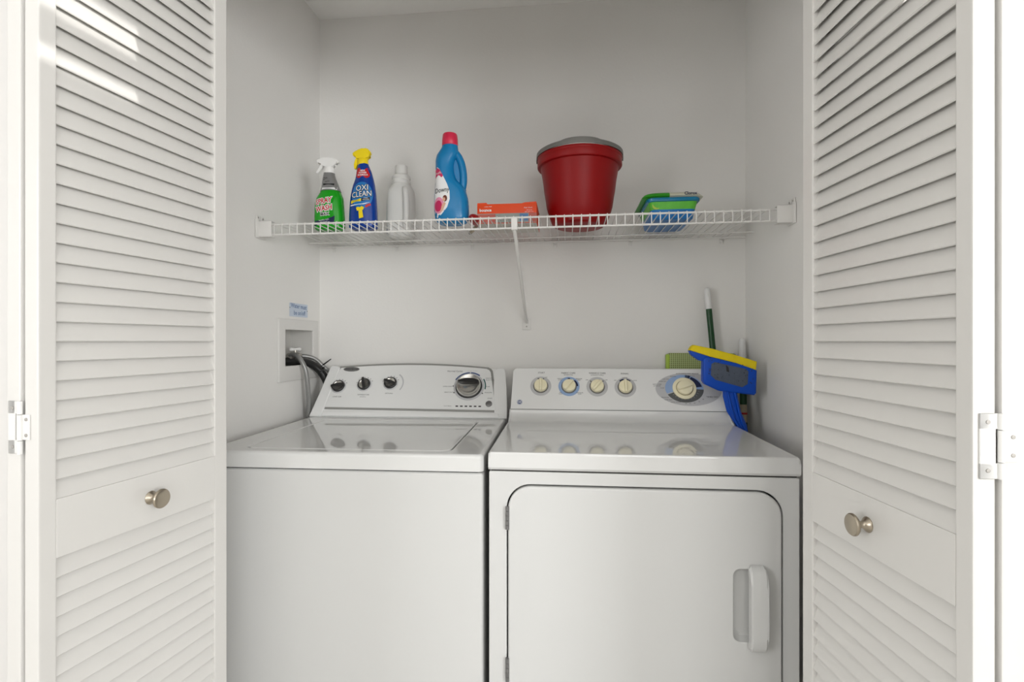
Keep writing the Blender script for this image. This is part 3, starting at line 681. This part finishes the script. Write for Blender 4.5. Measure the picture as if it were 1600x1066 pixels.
mb.extr([(x, -.010, z) for x, z in side], (0, .020, 0)); mb.bevel(lambda e: abs(e.verts[0].co.y - e.verts[1].co.y) < 1e-6 and abs(abs(e.verts[0].co.y) - .010) < 1e-6, .004, 3)
mb.build('spray_head', 'yel', B, smooth=45)
mb = MB(); mb.extr([(x, -.006, z) for x, z in [(-.020, .238), (-.026, .226), (-.030, .212), (-.029, .198), (-.023, .198), (-.019, .210), (-.016, .222), (-.013, .238)]], (0, .012, 0)); mb.build('trigger', 'yel', B, smooth=30)
# --- white jug
J = thing('detergent_jug', (-.587, 1.795, dz(-.587) + R0), radians(-6), 'plain white plastic jug on the shelf, between the yellow-topped spray bottle and the softener bottle', 'jug')
js = smooth_secs([(0, .040, .034, 0, 0, 3), (.006, .046, .040, 0, 0, 3), (.06, .047, .042, 0, 0, 3), (.13, .0465, .041, 0, 0, 3), (.165, .044, .038, 0, 0, 2.8), (.182, .036, .032, 0, 0, 2.4), (.192, .030, .028, 0, 0, 2)])
mb = MB(); mb.loft(js, 44); mb.build('jug_body', 'jug', J, smooth=50)
mb = MB(); mb.tube(curve([(.024, -.026, .168), (.032, -.038, .152), (.036, -.041, .120), (.036, -.041, .070), (.033, -.038, .042), (.026, -.026, .030)]), .0105, 12); mb.build('handle', 'jug', J, smooth=60)
mb = MB(); mb.lathe([(.029, .188), (.033, .192), (.033, .200), (.0305, .202), (.0305, .206), (.0325, .208), (.0325, .215), (.027, .222), (.024, .2235)], seg=36); mb.build('pour_collar', 'jug', J, smooth=40)
mb = MB(); mb.lathe([(.0215, .222), (.0215, .252), (.0195, .255), (.0001, .2555)], seg=32)
mb.build('cap', 'jug', J, smooth=40)
jf = surf(js, .0008)
mb = MB(); mb.patch([(-.0465, .030), (-.036, .030), (-.040, .070), (-.0415, .110), (-.0440, .135), (-.0466, .135)], jf, 3); mb.mi = 1; mb.patch([(-.0462, .012), (-.036, .012), (-.037, .030), (-.0464, .036)], lay(jf, .0002), 3)
mb.build('label', ['aqua', 'blue_p'], J, smooth=60, fix=False)['label'] = 'aqua label wrapping the left side'
# --- light blue softener
F = thing('softener_bottle', (-.3630, 1.60, dz(-.363) + R0), radians(2), 'light blue fabric softener bottle with a side handle and red-pink cap', 'bottle')
fs = smooth_secs([(0, .036, .026, .002, 0, 2.5), (.005, .044, .032, .002, 0, 2.7), (.014, .051, .036, .002, 0, 2.7), (.045, .0535, .038, .0010, 0, 2.6), (.075, .0525, .037, 0, 0, 2.6), (.105, .0480, .035, -.003, 0, 2.6), (.118, .0430, .034, -.007, 0, 2.6), (.135, .0340, .032, -.0150, 0, 2.5), (.160, .0290, .030, -.0195, 0, 2.4), (.185, .0285, .028, -.0200, 0, 2.4), (.200, .0310, .0275, -.0175, 0, 2.3), (.215, .0330, .026, -.0120, 0, 2.2), (.228, .0290, .0245, -.0075, 0, 2.1), (.238, .0255, .0235, -.0050, 0, 2), (.2440, .0245, .0225, -.0045, 0, 2)])
MB().loft(fs, 56).build('bottle_body', 'softb', F, smooth=55)
mb = MB(); mb.tube(curve([(.012, 0, .222), (.024, 0, .205), (.0320, 0, .185), (.0365, 0, .160), (.0375, 0, .135), (.034, 0, .112), (.026, 0, .095)]), [.012] * 10 + [.0118] * 41 + [.014] * 10, 16)
mb.mi = 0; mb.extr([(x, -.004, z) for x, z in [(-.005, .115), (.03, .110), (.035, .135), (.034, .16), (.03, .185), (.018, .21), (-.002, .212)]], (0, .008, 0))
mb.build('handle', 'softb', F, smooth=60)
ff = surf(fs)
lo = [(-.0500, .020), (-.038, .014), (-.024, .024), (-.0060, .045), (.0020, .070), (.0010, .094), (-.0070, .117), (-.021, .145), (-.032, .165), (-.040, .172), (-.0465, .168), (-.0480, .130), (-.0500, .105), (-.0515, .060)][::-1]
mb = MB(); mb.patch(lo, ff, 7)
mb.mi = 1; mb.patch([(-.0485, .132), (-.024, .138), (-.020, .143), (-.031, .163), (-.040, .169), (-.0462, .165)][::-1], lay(ff, .0005), 4)
mb.mi = 2; mb.text('Downy', None, (-.0235, .098), .0210, 0, .08, fn=lay(ff, .0010), sx=.74, bold=.0003, shear=.1)
mb.mi = 3; mb.patch([(-.033 + .017 * cos(a), .052 + .025 * sin(a)) for a in [i * pi / 12 for i in range(24)]], lay(ff, .0005), 4)
mb.mi = 1; mb.patch([(-.034 + .012 * cos(a), .050 + .017 * sin(a)) for a in [i * pi / 12 for i in range(24)]], lay(ff, .0008), 4)
mb.mi = 4; mb.patch([(-.013 + .007 * cos(a), .072 + .010 * sin(a)) for a in [i * pi / 8 for i in range(16)]], lay(ff, .0009), 3)
mb.mi = 5; mb.patch([(-.016 + .0045 * cos(a), .069 + .006 * sin(a)) for a in [i * pi / 8 for i in range(16)]], lay(ff, .0012), 3); mb.patch([(-.030, .030), (-.020, .034), (-.010, .056), (-.014, .062), (-.022, .052)], lay(ff, .0010), 3)
mb.mi = 6; mb.text('soft', None, (-.034, .152), .011, 0, .1, fn=lay(ff, .0010)); 
mb.build('label', ['white_p', 'pink', 'slate', 'pinkl', 'brown', 'skin', 'white_p'], F, smooth=60, fix=False)['label'] = 'white and pink printed label on the left half'
mb = MB(); cap = []
for z, r in ((.2435, .0235), (.2455, .0245), (.262, .0240), (.277, .0225), (.2805, .0205)): cap.append((z, r))
R = []
for z, r in cap: R.append([Vector((-.0045 + r * (1 + (.018 * (i % 2) if .245 < z < .27 else 0)) * cos(2 * pi * i / 48), r * (1 + (.018 * (i % 2) if .245 < z < .27 else 0)) * sin(2 * pi * i / 48), z)) for i in range(48)])
mb.rings(R); mb.build('cap', 'capr', F, smooth=40)
# --- dryer sheet carton
K = thing('dryer_sheet_box', (-.190, 1.60, dz(-.19) + R0), 0, 'flat orange dryer sheet carton lying between the softener bottle and the red bucket', 'box')
mb = MB(); mb.box((-.092, 0, 0), (.092, .150, .0600), .0012)
mb.mi = 1; mb.box((-.0915, -.0006, .0015), (.0915, .002, .030)); mb.mi = 2; mb.box((-.091, .002, -.0004), (.091, .148, .001))
mb.mi = 3; mb.box((.040, -.0009, .006), (.066, .001, .028)); mb.mi = 4; mb.box((-.0905, -.0009, .003), (-.035, .001, .028)); mb.box((.068, -.0009, .003), (.0905, .001, .030))
mb.build('carton', ['orange', 'pic', 'cpale', 'picb', 'picr'], K)
MB().extr([(x, .0, .0595) for x in (-.092, -.060)] + [(-.063, 0, .0640), (-.091, 0, .0635)], (0, .15, 0)).build('lid_flap', 'orange', K)
mb = MB(); mb.extr([(.045, .0, .0595), (.092, .0, .0595), (.090, .0, .0640), (.056, .0, .0625)], (0, .15, 0)); mb.build('lid_flap', 'orange', K)
mb = MB(); FK = (Vector((0, 0, 0)), Vector((1, 0, 0)), Vector((0, 0, 1)), Vector((0, -1, 0)))
mb.text('bounce', FK, (-.066, .0405), .0125, .0012, bold=.0004); mb.text('outdoor fresh', FK, (-.058, .0515), .0042, .0012); mb.text('dryer sheets', FK, (.066, .046), .0052, .0012); mb.text('160 sheets', FK, (.069, .0385), .0042, .0012); mb.text('helps reduce static', FK, (.069, .0335), .0036, .0012)
mb.build('lettering', 'white_p', K, smooth=0, fix=False)
# --- small dark red item beside the carton
Q = thing('lint_brush', (-.302, 1.620, dz(-.302) + R0), 0, 'small dark red oval-headed brush with a thin beige handle, lying left of the orange carton', 'brush')
mb = MB(); c = Vector((.012, 0, .016))
R = []
for i in range(13):
    t = -1 + 2 * i / 12; rr = math.sqrt(max(.01, 1 - t * t)); ctr = c + Vector((.004, 0.055, 0)) * t
    R.append([ctr + Vector((.017 * rr * cos(a), 0, .0155 * rr * sin(a))) for a in [2 * pi * k / 20 for k in range(20)]])
mb.rings(R); mb.build('brush_head', 'dred', Q, smooth=60)
mb = MB(); mb.tube([(.006, .045, .008), (-.012, .095, .006), (-.028, .130, .006)], .0055, 12); mb.mi = 1; mb.tube([(-.028, .130, .006), (-.032, .139, .006)], .0058, 12)
mb.build('handle', ['beige', 'black'], Q, smooth=40)
# --- bucket
U = thing('bucket', (.033, 1.690, dz(.033) + R0), 0, 'dark red plastic bucket with a grey handle resting on its rim', 'bucket')
prof = [(.0001, 0), (.074, 0), (.081, .003), (.087, .010), (.1010, .050), (.1120, .110), (.1185, .165), (.1210, .186), (.1240, .187), (.1320, .188), (.1340, .1910), (.1330, .2090), (.1345, .2110), (.1345, .2170), (.1330, .2190), (.1290, .2190), (.1265, .2170), (.1240, .190), (.117, .150), (.104, .060), (.088, .014), (.0001, .010)]
MB().lathe(prof, seg=72).build('bucket_body', 'bucket', U, smooth=40)
mb = MB(); mb.disc(XZ(-.084), (0, .006), .034, .040, -.004, .004, 24, 0, pi); mb.build('grip_pocket', 'bucket', U, smooth=30)
R = []; n = 48
for i in range(n + 1):
    a = radians(183) + radians(174) * i / n; c_, s_ = cos(a), sin(a)
    t = abs((a - radians(270)) / radians(87)); lift = .010 + .004 * (1 - t); bump_ = max(0, 1 - (t / .30) ** 4) * .0045
    r1 = .1365; r0 = .1285; z0 = .2205 + .003 * max(0, 1 - t * 1.6) - (.008 if t > .95 else 0); z1 = z0 + .0105 + bump_
    R.append([Vector((r0 * c_, r0 * s_, z0)), Vector((r1 * c_, r1 * s_, z0 - .002)), Vector(((r1 + .001) * c_, (r1 + .001) * s_, z0 + .004)), Vector((r1 * c_, r1 * s_, z1)), Vector((r0 * c_, r0 * s_, z1))])
mb = MB(); mb.rings(R); 
for sx in (-1, 1): mb.lathe([(.0001, 0), (.008, 0), (.008, .006), (.0001, .007)], (sx * .131, -.002, .2150), (sx, 0, 0), 16)
mb.build('bucket_handle', 'bhand', U, smooth=40)['label'] = 'grey curved carrying handle'
# --- tub of wipes and pouch on it
TB = thing('plastic_tub', (.309, 1.60, dz(.309) + R0), 0, 'blue and green rectangular plastic tub with a teal rim, right of the red bucket', 'plastic tub')
def rbox(mb, secs, yc):
    mb.rings([[Vector((x, y, z)) for x, y in rrect(-hx, yc - hy, hx, yc + hy, r, 5)] for (z, hx, hy, r) in secs]); return mb
mb = MB(); rbox(mb, [(0, .056, .092, .016), (.003, .060, .096, .018), (.028, .0655, .101, .018)], .105)
mb.build('tub_base', 'tubblue', TB, smooth=45)
mb = MB(); rbox(mb, [(.028, .0656, .1011, .018), (.052, .0715, .107, .018)], .105); mb.build('tub_band', 'lgreen', TB, smooth=45)['label'] = 'lime green upper band'
mb = MB(); rbox(mb, [(.050, .0745, .110, .020), (.0515, .0765, .112, .020), (.059, .0772, .1125, .020), (.061, .0755, .111, .020)], .105); mb.build('rim', 'teal', TB, smooth=45)
mb = MB(); mb.lathe([(.0001, 0), (.012, 0), (.012, .0008), (.0001, .0009)], (-.050, .0035, .0400), (0, -1, 0), 20); mb.build('sticker', 'lime', TB)
PC = thing('wipes_pouch', (.3065, 1.600, dz(.309) + R0 + .0618), 0, 'green and cream wipes pouch lying on top of the blue plastic tub', 'pouch')
def pouch(x0, x1, m, nm):
    mb = MB(); R = []
    n = 10
    for i in range(n + 1):
        x = x0 + (x1 - x0) * i / n; k = math.sqrt(max(.05, 1 - abs(x / .089) ** 5)); hh = .0215 * k
        R.append([Vector((x, y, z)) for y, z in ((.004, hh * .35), (.010, hh * .1), (.03, 0), (.19, 0), (.215, hh * .3), (.213, hh * .8), (.18, hh), (.035, hh), (.012, hh * .85), (.005, hh * .55))])
    mb.rings(R); return mb.build(nm, m, PC, smooth=60)
pouch(-.088, -.008, 'pgreen', 'pouch_end'); pouch(-.008, .088, 'pcream', 'pouch_body')
mb = MB(); mb.text('Clorox', (Vector((0, 0, 0)), Vector((1, 0, 0)), Vector((0, 0, 1)), Vector((0, -1, 0))), (.052, .0125), .0125, -.0030, bold=.0004); mb.build('lettering', 'navy', PC, smooth=0, fix=False)

# ================================================================ outlet box, hoses, note
OB = thing('washer_outlet_box', (XL, 1.742, 1.145), 0, 'white recessed washer outlet box in the left wall beside the washing machine', 'outlet box')
LX = (Vector((.0005, 0, 0)), Vector((0, 1, 0)), Vector((0, 0, 1)), Vector((1, 0, 0)))
y0, y1, z0, z1 = YO0 - 1.742, YO1 - 1.742, ZO0 - 1.145, ZO1 - 1.145
mb = MB(); mb.slab(LX, rrect(-.134, -.110, .134, .099, .003, 2), 0, .0065, .002, hole=rrect(y0 + .006, z0 + .006, y1 - .006, z1 - .006, .003, 2))
mb.build('frame', 'boxfr', OB)
mb = MB(); t = .003; D_ = -.085
mb.box((D_, y0 + .001, z0 + .001), (D_ + t, y1 - .001, z1 - .001)); mb.box((D_, y0 + .001, z0 + .001), (.001, y0 + .001 + t, z1 - .001)); mb.box((D_, y1 - .001 - t, z0 + .001), (.001, y1 - .001, z1 - .001))
mb.box((D_, y0 + .001, z0 + .001), (.001, y1 - .001, z0 + .001 + t)); mb.box((D_, y0 + .001, z1 - .001 - t), (.001, y1 - .001, z1 - .001)); mb.box((D_ + t, -.03, z0 + .01), (D_ + .012, -.015, z1 - .01), .003)
mb.build('recess', 'boxin', OB)
mb = MB(); vx = -.030; vy = .034
mb.tube([(vx, vy, -.052), (vx, vy, -.030)], .009, 16); mb.lathe([(.011, 0), (.012, .004), (.012, .012), (.008, .016), (.005, .022), (.005, .038)], (vx, vy, -.046), seg=18)
mb.tube([(vx, vy - .036, -.027), (vx, vy + .032, -.027)], .0085, 14)
for dy in (-.036, .020): mb.tube([(vx, vy + dy - .006, -.028), (vx, vy + dy + .008, -.028)], .012, 8)
mb.build('valve_body', 'brass', OB)
mb = MB(); R = []
for i in range(15):
    t_ = -1 + i / 7; wd = .0075 + .004 * abs(t_) ** 1.5 - (.006 if abs(t_) > .99 else 0); ctr = Vector((vx, vy, -.0045)) + Vector((.3, .95, 0)).normalized() * t_ * .024
    R.append([ctr + Vector((wd * cos(a) * .6, 0, wd * .65 * sin(a))) for a in [2 * pi * k / 12 for k in range(12)]])
mb.rings(R); mb.build('valve_handle', 'wplas', OB, smooth=60)
V = lambda *p: Vector(p)
H1 = MB().tube(curve([(-.972, 1.742, 1.119), (-.952, 1.733, 1.123), (-.925, 1.720, 1.112), (-.905, 1.722, 1.075), (-.900, 1.730, 1.020), (-.902, 1.742, .955), (-.906, 1.750, .895), (-.908, 1.757, .80), (-.908, 1.80, .60)]), .0078, 12).build('supply_hose', 'hose', smooth=60)
tag(H1, 'thin grey supply hose curving down out of the outlet box to behind the washing machine', 'hose')
H2 = MB().tube(curve([(-.972, 1.806, 1.115), (-.950, 1.822, 1.114), (-.925, 1.838, 1.103), (-.902, 1.848, 1.078), (-.880, 1.866, 1.050), (-.862, 1.878, 1.015), (-.855, 1.882, .93), (-.855, 1.882, .80)]), .0072, 12).build('supply_hose', 'hose', smooth=60)
tag(H2, 'thin grey supply hose running right, above the black drain hose', 'hose')
H3 = MB(); pts = curve([(-1.008, 1.700, 1.086), (-.985, 1.722, 1.098), (-.950, 1.775, 1.096), (-.925, 1.812, 1.084), (-.902, 1.834, 1.056), (-.885, 1.844, 1.018), (-.878, 1.852, .97), (-.876, 1.856, .85)], 12)
H3.tube(pts, [.0135 + .0009 * (i % 2) for i in range(len(pts))], 16)
H3 = H3.build('drain_hose', 'rub', smooth=60); tag(H3, 'thick black drain hose arching out of the outlet box behind the washing machine', 'hose')
mb = MB(); mb.tube([V(-.905, 1.842, 1.0775), V(-.872, 1.852, 1.104)], [.0032, .0016], 8)
mb.lathe([(.0148, -.002), (.0168, -.002), (.0168, .002), (.0148, .002)], (-.9035, 1.8345, 1.064), (.45, .45, -.75), 24)
tag(mb.build('cable_tie', 'rub'), 'black cable tie sticking up from the drain hose', 'cable tie')
NT = thing('paper_note', (XL + .0008, 1.743, 1.278), 0, 'small pale blue handwritten note stuck on the left wall above the outlet box', 'note')
mb = MB(); mb.box((0, -.061, -.024), (.0008, .061, .022)); mb.build('paper', 'note', NT)
mb = MB(); NF = (Vector((0, 0, 0)), Vector((0, 1, 0)), Vector((0, 0, 1)), Vector((1, 0, 0)))
mb.text('Water must', NF, (0, .012), .0215, .0012, -.03, bold=.0004); mb.text('be on/off', NF, (.004, -.011), .0215, .0012, .0, bold=.0004)
mb.mi = 1; mb.lathe([(.0001, 0), (.0022, 0), (.0001, .001)], (.0012, -.060, .006), (1, 0, 0), 8); mb.lathe([(.0001, 0), (.0022, 0), (.0001, .001)], (.0012, .058, -.001), (1, 0, 0), 8)
mb.build('handwriting', ['ink', 'dk'], NT, smooth=0, fix=False)

# ================================================================ cleaning tools behind the dryer
P1 = thing('mop_pole', (.588, 1.832, 0), 0, 'tall dark green mop pole with a white end cap, leaning on the back wall', 'pole')
top = Vector((.4725 - .588, 1.872 - 1.832, 1.354)); d = top.normalized(); L = top.length
mb = MB(); mb.tube([(0, 0, .004), d * (L - .072)], .0100, 18); mb.build('pole', 'pole', P1, smooth=50)
mb = MB(); mb.tube([d * (L - .074), d * (L - .070), d * (L - .010), d * (L - .003), d * L], [.0108, .0112, .0098, .0080, .004], 18); mb.box((-.0025, -.0112, -.012), (.0025, -.008, .004), 0, mtx=Matrix.Translation(d * (L - .018))); mb.build('end_cap', 'grip', P1, smooth=50)
P2 = thing('mop_pole', (.588, 1.795, 0), 0, 'shorter dark green pole with a white end cap, standing in the right rear corner', 'pole')
top = Vector((.586 - .588, 1.862 - 1.795, 1.180)); d = top.normalized(); L = top.length
mb = MB(); mb.tube([(0, 0, .004), d * (L - .070)], .0110, 18); mb.build('pole', 'pole', P2, smooth=50)
mb = MB(); mb.tube([d * (L - .072), d * (L - .068), d * (L - .012), d * (L - .003), d * L], [.0122, .0126, .0112, .0090, .005], 18); mb.build('end_cap', 'grip', P2, smooth=50)
mb = MB(); mb.tube([d * (L - .285), d * (L - .225)], .0113, 18); mb.mi = 1; mb.tube([d * (L - .258), d * (L - .252)], .0116, 18); mb.build('sticker', ['beige', 'red'], P2)
GM = thing('flat_mop', (.457, 1.884, 0), 0, 'flat mop head covered in green mesh, standing up behind the dryer console', 'mop')
mb = MB(); mb.slab((Vector((0, 0, 0)), Vector((1, 0, 0)), Vector((0, 0, 1)), Vector((0, -1, 0))), rrect(-.120, 1.020, .118, 1.128, .016, 5), -.008, .008, .005); mb.build('mesh_pad', 'gmesh', GM, smooth=50)
mb = MB(); mb.box((-.121, -.0085, 1.022), (-.106, .0085, 1.124), .004); mb.build('pad_edge', 'lime', GM)
mb = MB(); mb.tube([(0, .0, .004), (0, 0, 1.03)], .009, 14); mb.build('pole', 'pole', GM, smooth=50)
BR = thing('sponge_brush', (.545, 1.665, 0), 0, 'blue plastic scrub brush with a yellow sponge edge, standing head up beside the dryer console', 'brush')
def wp(x, z): return (x - .545, z)
FB = (Vector((0, 0, 0)), Vector((1, 0, 0)), Vector((0, 0, 1)), Vector((0, -1, 0)))
mb = MB(); mb.slab(FB, [wp(*p) for p in [(.406, 1.048), (.412, 1.038), (.454, 1.018), (.556, 1.006), (.562, 1.012), (.564, 1.080), (.556, 1.092), (.424, 1.124), (.407, 1.118)]], -.014, .014, .006)
mb.slab(FB, [wp(*p) for p in [(.366, 1.140), (.372, 1.128), (.396, 1.110), (.412, 1.108), (.440, 1.115), (.430, 1.128), (.380, 1.144)]], -.012, .010, .004)
mb.build('brush_head', 'bbrush', BR, smooth=45)
mb = MB(); mb.slab(FB, [wp(*p) for p in [(.366, 1.142), (.427, 1.122), (.500, 1.104), (.560, 1.082), (.563, 1.108), (.500, 1.128), (.436, 1.146), (.380, 1.158), (.372, 1.153)]], -.012, .016, .004); mb.build('sponge_edge', 'ysponge', BR, smooth=45)['label'] = 'yellow sponge strip along the top'
mb = MB(); mb.slab(FB, [wp(*p) for p in [(.428, 1.066), (.442, 1.052), (.520, 1.030), (.536, 1.040), (.538, 1.078), (.530, 1.086), (.440, 1.106), (.430, 1.100)]], 0, .0152, .001); mb.mi = 1; mb.slab(FB, [wp(*p) for p in [(.474, 1.078), (.482, 1.075), (.480, 1.090), (.472, 1.098)]], 0, .0158)
rng = random.Random(3)
for i in range(60):
    x = rng.uniform(.418, .552); z = 1.150 - (x - .366) * .21 - rng.uniform(.018, .075)
    if .45 < x < .52 and rng.random() < .7: continue
    mb.disc(FB, wp(x, max(z, 1.030)), .0013, .0013, .013, .0156, 8)
mb.build('slate_pad', ['gsponge', 'black'], BR, smooth=45)['label'] = 'slate grey perforated pad'
R = []
for (x, z, hw, hy) in ((.487, 1.030, .020, .010), (.490, 1.000, .022, .010), (.500, .955, .021, .010), (.521, .915, .017, .011), (.532, .875, .014, .011), (.545, .80, .010, .010), (.552, .50, .010, .010), (.552, .03, .010, .010), (.552, .004, .008, .008)):
    R.append([Vector((x - .545 + hw * cos(a), .002 + hy * sin(a), z)) for a in [2 * pi * k / 16 for k in range(16)]])
mb = MB(); mb.rings(R)
for s_ in (-1, 1): mb.tube([(.488 - .545 + s_ * .010, -.008, 1.022), (.506 - .545 + s_ * .010, -.010, .94), (.526 - .545 + s_ * .006, -.010, .890)], .0035, 8)
mb.build('brush_handle', 'bbrush', BR, smooth=50)
